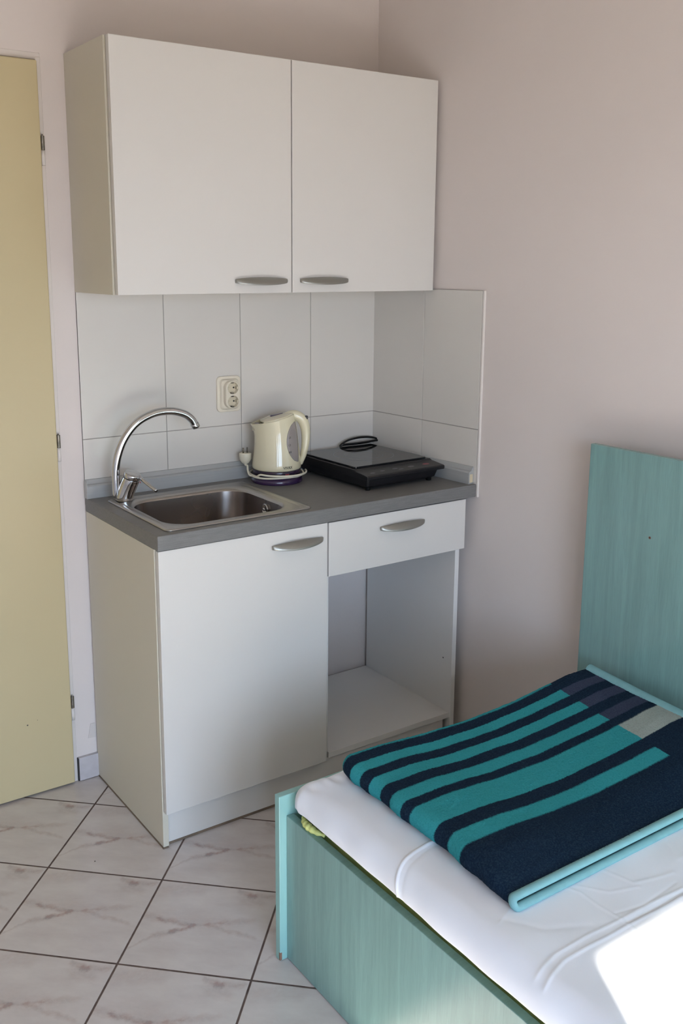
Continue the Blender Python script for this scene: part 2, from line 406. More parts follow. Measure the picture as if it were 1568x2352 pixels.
# skirting tile
bm = bmesh.new(); box(bm, -1.0805, -1.021, -.008, .004, .002, .075); sk_ = struct(link('baseboard_back', bm, M['skirt'], bevel=.001))
bm = bmesh.new(); box(bm, -1.0840, -1.0812, -.005, .003, .002, .074); k = link('open_joint', bm, M['chrome_dark']); k.parent = sk_
bm = bmesh.new(); prism(bm, [(RX(-.5), -.5), (RX(YW), YW), (RX(YW)-.008, YW), (RX(-.5)-.008, -.5)], 0, .075)
struct(link('baseboard_right', bm, M['skirt'], bevel=.001))
# tape on the wall
bm = bmesh.new(); vs = [bm.verts.new(p) for p in ((-1.046, .0035, .126), (-1.023, .0035, .124), (-1.023, .0035, .170), (-1.037, .0035, .170))]
f_ = bm.faces.new(vs); r_ = bmesh.ops.extrude_face_region(bm, geom=[f_]); bmesh.ops.translate(bm, verts=[v for v in r_['geom'] if isinstance(v, bmesh.types.BMVert)], vec=(0, -.0012, 0))
tag(link('tape_strip', bm, M['tape']), 'small clear tape patch on the wall strip above the skirting tile', 'tape')

# wall tiles
g = .0011; ZT, ZG, ZB = 1.4405, 1.0290, .84
xs = [-1.02, -.7630, -.5110, -.2553, 0.0]
bm = bmesh.new(); box(bm, -1.02, .002, -.0005, .004, ZB, ZT)
o = link('trim_1', bm, M['grout']); struct(o)
bm = bmesh.new()
for a, b in zip(xs, xs[1:]):
    for z0, z1 in ((ZB, ZG), (ZG, ZT)):
        box(bm, a+g if a > -1.01 else a, b-g, -.0025, .003, z0+g, z1-g)
k = link('tile', bm, M['tile'], bevel=.0007); k.parent = o
ys = [0.0, -.2420, -.4850]
bm = bmesh.new()
def rwall_box(bm, ya, yb, d0, d1, z0, z1):
    prism(bm, [(RX(ya)-d1, ya), (RX(ya)-d0, ya), (RX(yb)-d0, yb), (RX(yb)-d1, yb)], z0, z1)
rwall_box(bm, .002, -.486, -.004, .0005, ZB, ZT); o = link('trim_2', bm, M['grout']); struct(o)
bm = bmesh.new()
for a, b in zip(ys, ys[1:]):
    for z0, z1 in ((ZB, ZG), (ZG, ZT)): rwall_box(bm, a-g, b+g, -.003, .0025, z0+g, z1-g)
k = link('tile', bm, M['tile'], bevel=.0007); k.parent = o
bm = bmesh.new(); rwall_box(bm, -.4865, -.4925, -.004, .0028, .822, ZT)
k = link('tile_edge', bm, M['edge'], bevel=.001); k.parent = o

# ------------------------------------------------------------------ handle
def handle_bm(cx, y, cz, L=.163, proj=.024):
    bm = bmesh.new(); rows = []
    K = 40
    for i in range(K+1):
        s = -1+2*i/K
        s2 = max(0., 1-s*s)
        x = cx+s*L/2
        hh = .0050+.0055*s2**.8; tt = .0016
        top_p = .0050+.0070*s2**.7; bot_p = .0050+proj*s2**.75
        pr = []
        for k_ in range(16):
            a = 2*PI*k_/16; v_ = math.sin(a)
            pc = (top_p+bot_p)/2-(bot_p-top_p)/2*v_+.0025*s2*(1-v_*v_)
            pr.append((x, y-(pc+tt*math.cos(a)), cz+hh*v_))
        rows.append(pr)
    loft(bm, rows, True, True)
    for sgn in (-1, 1):                      # feet
        box(bm, cx+sgn*(L/2-.007)-.004, cx+sgn*(L/2-.007)+.004, y-.006, y, cz-.0035, cz+.0035)
    return bm

# ------------------------------------------------------------------ wall cabinet
WC = thing('wall_cabinet', 'white two-door wall cabinet hung above the tiled backsplash', 'cabinet', (-.507, -.14, 1.436))
x0, x1, zb, zt_ = -1.021, .0045, 1.436, 2.045
yf = -.265
def panel(bm, *d): box(bm, *d)
bm = bmesh.new()
box(bm, x0, x0+.016, yf, .0035, zb, zt_)
adopt(link('side_panel', bm, M['cream_side'], bevel=.0008), WC)
bm = bmesh.new(); box(bm, x1-.016, x1, yf, -.004, zb, zt_)
adopt(link('side_panel', bm, M['white'], bevel=.0008), WC)
bm = bmesh.new()
box(bm, x0+.016, x1-.016, yf, -.004, zb+.0005, zb+.016); box(bm, x0+.016, x1-.016, yf, -.004, zt_-.0165, zt_-.0005); box(bm, x0+.016, x1-.016, -.012, -.004, zb+.016, zt_-.0165)
adopt(link('carcass', bm, M['white'], bevel=.0006), WC)
for a, b, hx in ((-1.0165, -.5065, -.605), (-.5035, .0065, -.399)):
    d = bx('door', (a, b, -.287, -.269, zb, zt_-.001), M['white'], WC, .0015)
    h = link('handle', handle_bm(hx, -.287, 1.4685), M['handle'], smooth=True); h['label'] = 'satin nickel bow handle'
    h.parent = d
# edge lipping (thin cream line on side panel)
# ------------------------------------------------------------------ base units
KH = .107
SC_ = thing('sink_cabinet', 'white base cabinet with one door under the steel sink', 'cabinet', (-.766, -.23, 0))
bm = bmesh.new(); box(bm, -1.0215, -1.0055, -.460, -.004, 0.0042, .8230)
adopt(link('side_panel', bm, M['cream_side'], bevel=.0008), SC_)
bm = bmesh.new(); box(bm, -1.0230, -1.0075, -.4620, -.006, .0002, .0040)
k = link('seal_strip', bm, M['silicone']); k['label'] = 'thin brown dirty seal line'; adopt(k, SC_)
bm = bmesh.new(); box(bm, -.5145, -.4985, -.458, -.004, .0995, .8230)
adopt(link('side_panel', bm, M['white_in'], bevel=.0008), SC_)
bm = bmesh.new(); box(bm, -1.0055, -.5145, -.455, -.004, .099, .115); box(bm, -1.0055, -.5145, -.012, -.006, .115, .8230)
adopt(link('carcass', bm, M['white'], bevel=.0006), SC_)
bm = bmesh.new(); box(bm, -1.0055, -.5145, -.455, -.439, .75, .8230)
adopt(link('front_rail', bm, M['white']), SC_)
d = bx('door', (-1.0190, -.5145, -.4800, -.4630, KH, .8205), M['white'], SC_, .0015)
h = link('handle', handle_bm(-.6135, -.480, .7785), M['handle'], smooth=True); h['label'] = 'satin nickel bow handle'; h.parent = d
DC = thing('drawer_cabinet', 'white open-fronted base cabinet with a single drawer beside the bed', 'cabinet', (-.26, -.23, 0))
bm = bmesh.new(); box(bm, -.0245, -.0085, -.460, -.012, 0, .8230)
adopt(link('side_panel', bm, M['white_in'], bevel=.0008), DC)
bm = bmesh.new(); box(bm, -.4983, -.4905, -.450, -.004, .117, .66)
adopt(link('side_panel', bm, M['white_in'], bevel=.0005), DC)
bm = bmesh.new(); box(bm, -.4905, -.0248, -.456, -.010, .099, .117)
adopt(link('bottom_shelf', bm, M['white_in'], bevel=.0008), DC)
d = bx('drawer', (-.5100, -.0060, -.4800, -.4630, .6635, .8190), M['white'], DC, .0015)
bm = bmesh.new()
for dd in ((-.480, -.468, -.4625, -.08, .69, .80), (-.050, -.038, -.4625, -.08, .69, .80), (-.468, -.050, -.092, -.08, .69, .80), (-.468, -.050, -.4625, -.092, .69, .698)): box(bm, *dd)
k = link('drawer_box', bm, M['white']); k.parent = d
h = link('handle', handle_bm(-.2535, -.480, .7765), M['handle'], smooth=True); h['label'] = 'satin nickel bow handle'; h.parent = d
KB = thing('plinth_board', 'long white plinth board under the base cabinets', 'plinth', (-.5, -.44, 0))
bx('board', (-1.0050, -.0445, -.4490, -.4350, .0075, .0985), M['white'], KB, .0008)
bx('seal_strip', (-1.0050, -.0445, -.4495, -.4340, .0005, .0072), M['silicone'], KB, .0004)

# ------------------------------------------------------------------ worktop
H = .862
WT = thing('worktop', 'grey laminate worktop with the sink let into its left end', 'worktop', (-.5, -.24, .8235))
bm = bmesh.new(); e_ = .0027
prism(bm, [(-1.0225, -.4875), (RX(-.4875)-e_, -.4875), (RX(0)-e_, -.0030), (-1.0225, -.0030)], .8235, H)
o = link('top', bm, M['counter'])
bm = bmesh.new(); prism(bm, [p[:2] for p in rrect(-.962, -.585, -.440, -.110, .07, 0)], .78, .9); cut = link('cut', bm, None)
bake_bool(o, [cut]); o.data.materials.clear(); o.data.materials.append(M['counter'])
bv = o.modifiers.new('bevel', 'BEVEL'); bv.width = .0022; bv.segments = 3; bv.limit_method = 'ANGLE'; bv.angle_limit = math.radians(60)
adopt(o, WT)
prof = [(0.0, 0), (.0205, 0), (.0195, .034), (.0165, .038), (.010, .0405), (.0045, .0515), (0.0, .052)]
def upstand(name, label, A, B, nrm, endmat=True):
    A = Vector(A); B = Vector(B); nrm = Vector(nrm); bm = bmesh.new()
    def ring(P, s=1.): return [P+nrm*p[0]+Vector((0, 0, p[1])) for p in prof]
    loft(bm, [ring(A), ring(B)], True, True)
    bm2 = bm
    t_ = thing(name, label, 'backsplash strip', tuple((A+B)/2))
    o = link('profile', bm2, M['alu']); adopt(o, t_)
    return t_
upb = upstand('upstand_profile', 'grey metallic upstand strip along the back tiles behind the sink', (-1.0215, -.003, H), (-.0215, -.003, H), (0, -1, 0))
P0 = (RX(-.0030)-.003, -.003, H); P1 = (RX(-.474)-.003, -.474, H)
upr = upstand('upstand_profile', 'short grey upstand strip on the right-hand tiles with an open end', P0, P1, (-1, -ANG, 0))
# end details
bm = bmesh.new()
for a, b in (((.0035, .004), (.016, .030)),): box(bm, P1[0]-b[0], P1[0]-a[0], -.4752, -.4740, H+a[1], H+b[1])
k = link('hollow_end', bm, M['beige'], bevel=.0003); k['label'] = 'open beige inside of the strip'; adopt(k, upr)
bm = bmesh.new(); box(bm, -1.0235, -1.0216, -.0245, -.0032, H, H+.05); k = link('end_cap', bm, M['alu'], bevel=.0005); adopt(k, upb)

# ------------------------------------------------------------------ sink
SK = thing('sink', 'small square stainless steel sink set into the left of the worktop', 'sink', (-.77, -.262, H))
bm = bmesh.new()
X0, X1, Y0, Y1 = -.987, -.551, -.463, -.072
bxx = (-.9535, -.592, -.4265, -.1215)
loops = [rrect(X0+.001, X1-.001, Y0+.001, Y1-.001, .016, H+.0003),
         rrect(X0, X1, Y0, Y1, .017, H+.0022),
         rrect(X0+.004, X1-.004, Y0+.004, Y1-.004, .014, H+.0042),
         rrect(X0+.013, X1-.013, Y0+.010, Y1-.013, .02, H+.0044),
         rrect(X0+.0175, X1-.019, Y0+.0135, Y1-.019, .03, H+.0022),
         rrect(X0+.0195, X1-.022, Y0+.0150, Y1-.022, .035, H+.0022),
         rrect(bxx[0]-.014, bxx[1]+.014, bxx[2]-.012, bxx[3]+.016, .075, H+.0042),
         rrect(bxx[0]-.010, bxx[1]+.010, bxx[2]-.009, bxx[3]+.011, .078, H+.0025),
         rrect(bxx[0]-.004, bxx[1]+.004, bxx[2]-.004, bxx[3]+.004, .075, H+.0018),
         rrect(bxx[0], bxx[1], bxx[2], bxx[3], .072, H-.0005),
         rrect(bxx[0]+.003, bxx[1]-.003, bxx[2]+.003, bxx[3]-.003, .070, H-.006)]
loft(bm, loops)
adopt(link('rim', bm, M['steel'], smooth=True), SK)
bm = bmesh.new(); loops = [loops[-1]]
for d_, z_, r_ in ((.005, -.03, .07), (.012, -.110, .07), (.018, -.130, .07), (.030, -.142, .06), (.045, -.146, .05), (.12, -.149, .03)):
    loops.append(rrect(bxx[0]+d_, bxx[1]-d_, bxx[2]+d_, bxx[3]-d_, r_, H+z_))
loft(bm, loops, close1=True)
adopt(link('bowl', bm, M['steel_bowl'], smooth=True), SK)
bm = bmesh.new(); loft(bm, [circ(-.77, -.27, H-.1485, .035), circ(-.77, -.27, H-.1465, .033), circ(-.77, -.27, H-.1478, .026), circ(-.77, -.27, H-.1482, .012)], True, True)
adopt(link('drain', bm, M['chrome'], smooth=True), SK)
# overflow on the right-hand bowl wall
oc = Vector((-.6005, -.29, H-.032))
bm = bmesh.new()
frame_loft(bm, oc, (0, 1, 0), (0, 0, 1), (-1, 0, 0), [circ(0, 0, -.004, .016, 32), circ(0, 0, .0015, .016, 32), circ(0, 0, .003, .0145, 32), circ(0, 0, .0015, .012, 32), circ(0, 0, -.002, .011, 32)], close0=True, close1=True)
frame_loft(bm, oc, (0, 1, 0), (0, 0, 1), (-1, 0, 0), [circ(0, 0, -.002, .0052, 20), circ(0, 0, .005, .0052, 20), circ(0, 0, .007, .003, 20)], close0=True, close1=True)
adopt(link('overflow', bm, M['chrome'], smooth=True, bevel=0), SK)

# ------------------------------------------------------------------ tap
TP = thing('tap', 'chrome kitchen mixer tap with a tall arched spout at the sink corner', 'tap', (-.9455, -.103, H+.004))
Tb = Vector((-.9455, -.103, H+.004))
bm = bmesh.new()
ax = Vector((.20, -.30, 1)).normalized(); bx_u = ax.cross(Vector((0, 1, 0))).normalized(); bx_v = ax.cross(bx_u)
def cone(bm, base, axis, prof_, n_=40, c0=True, c1=True):
    axis = Vector(axis).normalized(); u = axis.cross(Vector((.1, .9, .2))).normalized(); v = axis.cross(u)
    loft(bm, [[Vector(base)+axis*h_+u*(r_*math.cos(2*PI*k/n_))+v*(r_*math.sin(2*PI*k/n_)) for k in range(n_)] for h_, r_ in prof_], c0, c1)
# body: foot blends into leaning cartridge housing
path = [(0, 0, 0), (0.001, -.001, .012), (.006, -.005, .03), (.012, -.012, .05), (.016, -.018, .064)]
rows = []
for i, (p, r_) in enumerate(zip(path, (.0245, .0245, .0245, .0245, .0245))):
    k_ = i/4; axx = Vector((0, 0, 1)).lerp(ax, min(1, k_*1.3)).normalized(); u = axx.cross(Vector((0, 1, 0))).normalized(); v = axx.cross(u)
    rows.append([Tb+Vector(p)+u*(r_*math.cos(2*PI*q_/40))+v*(r_*math.sin(2*PI*q_/40)) for q_ in range(40)])
loft(bm, rows, True, True)
adopt(link('body', bm, M['chrome'], smooth=True, bevel=.001, angle=50), TP)
bm = bmesh.new(); cb = Tb+Vector((.0165, -.0185, .0655))
cone(bm, cb, ax, [(0, .0235), (.0008, .0245), (.011, .0245), (.0135, .023), (.0145, .018), (.0148, .0)], c1=False)
cap = link('cap', bm, M['chrome'], smooth=True, angle=50); adopt(cap, TP)
bm = bmesh.new()
l0 = cb+Vector((.014, -.014, .004)); l1 = Vector((-.8915, -.200, .9035))
tube(bm, [l0, l0.lerp(l1, .3), l0.lerp(l1, .95), l1], lambda q_: .0050 if q_ < .99 else .0044, 18)
adopt(link('lever', bm, M['chrome'], smooth=True), TP)
bm = bmesh.new(); cone(bm, Tb+Vector((.038, -.024, .050)), (.8, -.6, .1), [(0, .0028), (.0012, .0024)], 16)
k = link('temperature_mark', bm, M['red']); k['label'] = 'tiny red dot'; adopt(k, TP)
sp_ = [(-.9625, -.095, H+.012), (-.9655, -.097, .90), (-.9665, -.10, .945), (-.961, -.103, .99), (-.9405, -.107, 1.040), (-.905, -.112, 1.0815), (-.855, -.116, 1.1045), (-.805, -.119, 1.1075), (-.765, -.121, 1.097), (-.742, -.122, 1.080), (-.7315, -.122, 1.063)]
bm = bmesh.new(); sp2 = smoothpts(sp_, 8)
tube(bm, sp2, lambda q_: .0115-.0005*q_ if q_ > .12 else .0135-.002*q_/.12, 26)
adopt(link('spout', bm, M['chrome'], smooth=True), TP)
bm = bmesh.new(); dd = (sp2[-1]-sp2[-4]).normalized(); e0 = sp2[-1]
cone(bm, e0-dd*.004, dd, [(0, .0118), (.001, .0124), (.012, .0124), (.0135, .0115), (.0135, .009), (.010, .0088)], 30)
adopt(link('aerator', bm, M['chrome'], smooth=True, angle=50), TP)

# ------------------------------------------------------------------ socket
SO = thing('wall_socket', 'ivory double wall socket with two round outlets on the tiles', 'socket', (-.5565, -.003, 1.126))
def yrr(x0, x1, z0, z1, r, y, k=10): return [(p[0], y, p[1]) for p in rrect(x0, x1, z0, z1, r, 0, k)]
bm = bmesh.new()
loft(bm, [yrr(-.5975, -.5155, 1.0715, 1.1805, .014, -.0028), yrr(-.5975, -.5155, 1.0715, 1.1805, .014, -.007), yrr(-.5960, -.5170, 1.0730, 1.1790, .013, -.0085), yrr(-.589, -.524, 1.079, 1.173, .012, -.0092), yrr(-.586, -.527, 1.082, 1.170, .013, -.016), yrr(-.584, -.529, 1.084, 1.168, .013, -.0175), yrr(-.582, -.531, 1.086, 1.166, .013, -.0175)], True, True)
adopt(link('plate', bm, M['socket'], smooth=False, bevel=.0004), SO)
bm = bmesh.new(); loft(bm, [yrr(-.5805, -.5325, 1.084, 1.168, .0225, -.0174), yrr(-.5805, -.5325, 1.084, 1.168, .0225, -.032), yrr(-.5785, -.5345, 1.086, 1.166, .0215, -.0345)], True, True)
hs = link('housing', bm, M['socket']); cs = []
for zc in (1.1465, 1.1055):
    bm = bmesh.new(); frame_loft(bm, (-.5565, -.040, zc), (1, 0, 0), (0, 0, 1), (0, 1, 0), [circ(0, 0, 0, .0185, 40), circ(0, 0, .0205, .0178, 40)], close0=True, close1=True)
    cs.append(link('c', bm, None))
bake_bool(hs, cs); hs.data.materials.clear(); hs.data.materials.append(M['socket'])
adopt(hs, SO)
for zc in (1.1465, 1.1055):
    bm = bmesh.new()
    frame_loft(bm, (-.5565, -.0205, zc), (1, 0, 0), (0, 0, 1), (0, -1, 0), [circ(0, 0, 0, .0176, 40), circ(0, 0, .001, .0176, 40)], close0=True, close1=True)
    for s_ in (-1, 1):
        box(bm, -.5565+s_*.0150-.002, -.5565+s_*.0150+.002, -.034, -.0214, zc-.004, zc+.004)
    ol = link('outlet', bm, M['socket_in']); adopt(ol, SO)
    for s_ in (-1, 1):
        bm = bmesh.new(); frame_loft(bm, (-.5565+s_*.0085, -.0216, zc), (1, 0, 0), (0, 0, 1), (0, -1, 0), [circ(0, 0, 0, .0027, 16), circ(0, 0, .0003, .0027, 16)], close0=True, close1=True)
        k = link('pin_hole', bm, M['chrome_dark']); k.parent = ol
        bm = bmesh.new(); box(bm, -.5600, -.5530, -.0335, -.0216, zc+s_*.0158-.0018, zc+s_*.0158+.0018)
        k = link('earth_clip', bm, M['hinge']); k.parent = ol

# ------------------------------------------------------------------ kettle (local frame: +x handle, -y towards the room)
KX, KY = -.4495, -.1085
KT = thing('electric_kettle', 'cream electric kettle on a dark purple base with a grey water gauge', 'kettle', (KX, KY, H), -.55)
NK = 72
zb0 = .040
def ztop(x): return .180+ (x+.066)*.240
prof_L = [(0, .0735), (.03, .0752), (.10, .0755), (.22, .0730), (.38, .0700), (.55, .0682), (.75, .0680), (.90, .0695), (1, .0715)]
prof_R = [(0, .0735), (.03, .0752), (.10, .0750), (.22, .0722), (.38, .0690), (.55, .0655), (.75, .0610), (.90, .0575), (1, .0545)]
def ip(pr_, t_):
    for (a, b), (c, d) in zip(pr_, pr_[1:]):
        if t_ <= c: return b+(d-b)*(t_-a)/(c-a)
    return pr_[-1][1]
def kpt(t_, a, off=0.):
    L_, R_ = ip(prof_L, t_), ip(prof_R, t_)
    cx = (R_-L_)/2; r_ = (R_+L_)/2
    x = cx+r_*math.cos(a); y = (r_-.001)*math.sin(a)
    # spout lip pulls outward near top at a = pi
    sp = max(0., math.cos(a-PI))**10*max(0, (t_-.72)/.28)**1.5
    x -= .008*sp
    z = zb0+t_*(ztop(x)-zb0)
    nx, ny = math.cos(a), math.sin(a)
    return (x+nx*off, y+ny*off, z)
bm = bmesh.new(); T_ = [0, .015, .04, .08]+[.12+.88*i/26 for i in range(27)]
rows = [[kpt(t_, 2*PI*k/NK, -.003 if t_ == 0 else (-.0008 if t_ == .015 else 0)) for k in range(NK)] for t_ in T_]
rows.append([kpt(1, 2*PI*k/NK, -.0025) for k in range(NK)])
rows.append([(p[0], p[1], p[2]-.02) for p in [kpt(1, 2*PI*k/NK, -.0035) for k in range(NK)]])
loft(bm, rows, True, True)
kb = link('body', bm, M['kettle'], KT, smooth=True)
# lid
bm = bmesh.new()
def lidring(s, dz):
    out_ = []
    for k in range(NK):
        a = 2*PI*k/NK; p = kpt(1, a, -.002)
        # straight cut in front of the spout
        x, y = p[0]*s, p[1]*s
        x = max(x, -.050+.012*abs(y)/.05) if s > .5 else x
        out_.append((x, y, ztop(x)+dz))
    return out_
loft(bm, [lidring(1., -.003), lidring(1., .0015), lidring(.985, .0032), lidring(.93, .0040), lidring(.8, .0055), lidring(.4, .0080), lidring(.05, .0088)], True, True)
link('lid', bm, M['kettle'], KT, smooth=True)
# purple insert on the lid
bm = bmesh.new(); pts_ = [(-.030, -.012), (-.024, -.018), (.0, -.017), (.028, -.007), (.034, 0), (.028, .007), (0, .017), (-.024, .018), (-.030, .012)]
pts_ = [(-p[0]-.008, p[1]) for p in pts_]; pts_ = [((-p[0]-.016)*.6+.004, p[1]*.7) for p in pts_]
loft(bm, [[(x, y, ztop(x)+.0065) for x, y in pts_], [(x, y, ztop(x)+.0098+.003*max(0, (-x)/.03)) for x, y in pts_]], True, True)
link('lid_button', bm, M['purple'], KT, smooth=False, bevel=.0015)
# spout filter hollow
bm = bmesh.new(); box(bm, -.066, -.0515, -.018, .018, ztop(-.058)-.014, ztop(-.058)-.004)
link('spout_filter', bm, M['gauge'], KT, bevel=.002)
# handle : sections along path in xz plane
hp = [(.030, 0, .1960), (.050, 0, .2030), (.067, 0, .1985), (.0795, 0, .1860), (.0870, 0, .165), (.0890, 0, .138), (.0870, 0, .110), (.083, 0, .085), (.0765, 0, .064), (.0730, 0, .052)]
hp2 = smoothpts(hp, 7); bm = bmesh.new()
def hr(q_):
    a = .0155 if q_ < .40 else .0155-.0095*min(1, (q_-.40)/.60)**1.1
    b = .0155-.0055*q_
    return (b, a)
tube(bm, hp2, hr, 24)
link('handle', bm, M['kettle'], KT, smooth=True)
bm = bmesh.new(); box(bm, .0835, .0955, -.007, .005, .1905, .2010)
k = link('switch', bm, M['black'], KT, bevel=.002); k['label'] = 'small black switch at the back of the handle'
# gauge panel on the body
def ang_for(px_, t_):
    L_, R_ = ip(prof_L, t_), ip(prof_R, t_); cx = (R_-L_)/2; r_ = (R_+L_)/2
    return -math.acos(max(-1, min(1, (px_-cx)/r_)))
gz = [(.195, .74), (.30, .56), (.40, .50), (.52, .47), (.64, .50), (.74, .555), (.82, .62), (.88, .70)]
rowsg = []
for i in range(25):
    q_ = i/24; t_ = .155+.715*q_
    # left boundary in local x (metres) as the outline seen in the photo, right boundary under the handle
    s_ = math.sin(PI*q_)**.6 if 0 < q_ < 1 else 0
    c_ = .062-.010*q_
    xl = c_-(.0265*s_); xr_ = c_+.004*s_+.002
    al, ar = ang_for(xl, t_), ang_for(min(xr_, ip(prof_R, t_)-.0008), t_)
    rowsg.append([kpt(t_, al+(ar-al)*j/8, .0009) for j in range(9)])
bm = bmesh.new(); loft(bm, rowsg, ring=False)
k = link('water_gauge', bm, M['gauge'], KT, smooth=True)
sm_ = k.modifiers.new('s', 'SOLIDIFY'); sm_.thickness = .0014; sm_.offset = 0
# print on body: letters wrapped on the surface
def text_mesh(body, size, fn, name, mat, parent, align='CENTER'):
    cu = bpy.data.curves.new('txt', 'FONT'); cu.body = body; cu.size = size; cu.align_x = align; cu.offset = size*.01
    to = bpy.data.objects.new('txt', cu); C.objects.link(to); bpy.context.view_layer.update()
    me = bpy.data.meshes.new_from_object(to.evaluated_get(bpy.context.evaluated_depsgraph_get()))
    bpy.data.objects.remove(to, do_unlink=True)
    bm = bmesh.new(); bm.from_mesh(me); bmesh.ops.subdivide_edges(bm, edges=bm.edges, cuts=1)
    for v in bm.verts: v.co = Vector(fn(v.co.x, v.co.y))
    r_ = bmesh.ops.extrude_face_region(bm, geom=bm.faces[:])
    o = link(name, bm, mat, parent); return o
def onk(xc, tc_):
    a0 = ang_for(xc, tc_)
    return lambda x, y: kpt(tc_+y/.15, a0+x/.0735, .0006)
text_mesh('VIVAX', .0105, onk(.034, .055), 'logo_print', M['ink'], KT)
for (tx, xc, tt) in (('1.7', .0385, .60), ('1.2', .0375, .47), ('0.8', .0395, .34)):
    text_mesh(tx, .0075, (lambda xc, tt: (lambda x, y: kpt(tt+y/.15, ang_for(xc, tt)+x/.07, .0022)))(xc, tt), 'gauge_mark', M['ink'], KT)
# lower band, base
bm = bmesh.new(); loft(bm, [circ(0, 0, .021, .070, NK), circ(0, 0, .023, .0728, NK), circ(0, 0, .038, .0728, NK), circ(0, 0, .0405, .0715, NK)], True, True)
k = link('lower_band', bm, M['purple_clear'], KT, smooth=True, angle=50)
bm = bmesh.new(); a0 = -PI/2+.45
for kk in range(6): pass
rows = [[(.0732*math.cos(a0+q_*.09), .0732*math.sin(a0+q_*.09), z_) for q_ in (-1, 0, 1)] for z_ in (.0285, .0340)]
loft(bm, rows, ring=False); k2 = link('pilot_light', bm, M['dullred'], None, smooth=True); k2.parent = k; k2['label'] = 'dull red indicator window'
s_ = k2.modifiers.new('s', 'SOLIDIFY'); s_.thickness = .0006
bm = bmesh.new(); loft(bm, [circ(0, 0, 0, .0775, NK), circ(0, 0, .002, .0790, NK), circ(0, 0, .013, .0770, NK), circ(0, 0, .0165, .0740, NK), circ(0, 0, .021, .066, NK)], True, True)
link('power_base', bm, M['purple'], KT, smooth=True, angle=50)
# cable wrapped round the base and plug
bm = bmesh.new(); cp = []
for i in range(0, 31):
    a = math.radians(205+i*12.5); r_ = .0815+.003*math.sin(i*.8)
    cp.append((r_*math.cos(a), r_*math.sin(a), .0245+.0025*math.sin(a*1.0+.9)+.0004*i*.1))
for i in range(1, 12):
    a = math.radians(205+30*12.5+i*14); r_ = .0835+.0007*i
    cp.append((r_*math.cos(a), r_*math.sin(a), .0305+.002*math.sin(a*1.4)))
tube(bm, smoothpts(cp, 4), .0031, 12)
inv = KT.matrix_world.inverted()
pw = Vector((-.5265, -.050, .9165))                # plug bottom (world)
pl = inv @ pw
tail = [cp[0], (-.083, -.028, .024), (-.088, -.012, .034), (-.0900, .002, .046), tuple(pl+Vector((0, -.002, -.006))), tuple(pl)]
tube(bm, smoothpts(tail, 6), .0031, 12)
link('cable', bm, M['cord'], KT, smooth=True)
bm = bmesh.new()
def plugring(z, a, b, dx=0): return [tuple(pl+Vector((dx+a*math.cos(2*PI*k/24), b*math.sin(2*PI*k/24), z))) for k in range(24)]
loft(bm, [plugring(-.004, .005, .005), plugring(0, .011, .009), plugring(.010, .0175, .0145), plugring(.022, .0185, .0165), plugring(.029, .0185, .0165), plugring(.0305, .0165, .015)], True, True)
pg = link('plug', bm, M['cord'], KT, smooth=True, bevel=.0008, angle=40)
bm = bmesh.new()
for s_ in (-1, 1):
    tube(bm, [tuple(pl+Vector((s_*.006, s_*.004, .0300))), tuple(pl+Vector((s_*.006, s_*.004, .0470)))], .0023, 12)
k = link('plug_pin', bm, M['hinge'], None, smooth=True); k.parent = pg

# ------------------------------------------------------------------ induction hob
HB = thing('induction_hob', 'black portable single-zone induction hob at the right end of the worktop', 'hob', (-.15, -.19, H))
hx0, hx1, hy0, hy1 = -.3160, -.0120, -.385, -.027
bm = bmesh.new(); loft(bm, [rrect(hx0+.012, hx1-.034, hy0+.018, hy1-.006, .012, H+.0085), rrect(hx0+.005, hx1-.028, hy0+.008, hy1-.002, .010, H+.0150), rrect(hx0+.003, hx1-.020, hy0+.005, hy1, .009, H+.0345)], True, True)
adopt(link('lower_shell', bm, M['black'], bevel=.001), HB)
bm = bmesh.new()
sec = [(hy1, H+.0347), (hy1, H+.0575), (-.318, H+.0575), (-.3270, H+.0535), (-.381, H+.0475), (hy0-.001, H+.0450), (hy0, H+.0347)]
loft(bm, [[(x, p[0], p[1]) for p in sec] for x in (hx0, hx1)], True, True)
adopt(link('upper_shell', bm, M['black'], bevel=.0018, seg_=3), HB)
bm = bmesh.new(); loft(bm, [rrect(-.3060, -.0260, -.3150, -.0310, .006, H+.0580), rrect(-.3060, -.0260, -.3150, -.0310, .006, H+.0622), rrect(-.3050, -.0270, -.3140, -.0320, .006, H+.0630)], True, True)
gl_ = link('glass_top', bm, M['glass']); adopt(gl_, HB)
for r_, a0, a1 in ((.096, 0, 360), (.062, 20, 330)):
    bm = bmesh.new(); K = 72; r_i = r_-.0011; rows = []
    for i in range(K+1):
        a = math.radians(a0+(a1-a0)*i/K); c_, s_ = math.cos(a), math.sin(a)
        rows.append([(-.166+r_i*c_, -.176+r_i*s_, H+.06315), (-.166+r_*c_, -.176+r_*s_, H+.06315)])
    loft(bm, rows, ring=False)
    k = link('cooking_zone_mark', bm, M['ring_print']); k.parent = gl_
slope = (.0535-.0475)/(-.3270+.381)
def pz(y): return H+.0475+(y+.381)*slope+.0004
def key(name, x, y, rx_, ry_, mat):
    bm = bmesh.new(); L_ = [(x+rx_*math.cos(2*PI*k/28), y+ry_*math.sin(2*PI*k/28)) for k in range(28)]
    bm.faces.new([bm.verts.new((p[0], p[1], pz(p[1]))) for p in L_])
    k = link(name, bm, mat); adopt(k, HB); return k
for (x, y, r_, e__) in ((-.278, -.362, .009, .5), (-.236, -.356, .009, .45), (-.186, -.354, .010, .45), (-.170, -.364, .010, .35), (-.124, -.356, .012, .5)):
    key('touch_key', x, y, r_, r_*e__, M['panel_print'])
k = key('power_key', -.062, -.354, .013, .0070, M['dullred']); k['label'] = 'dull red oval power key'
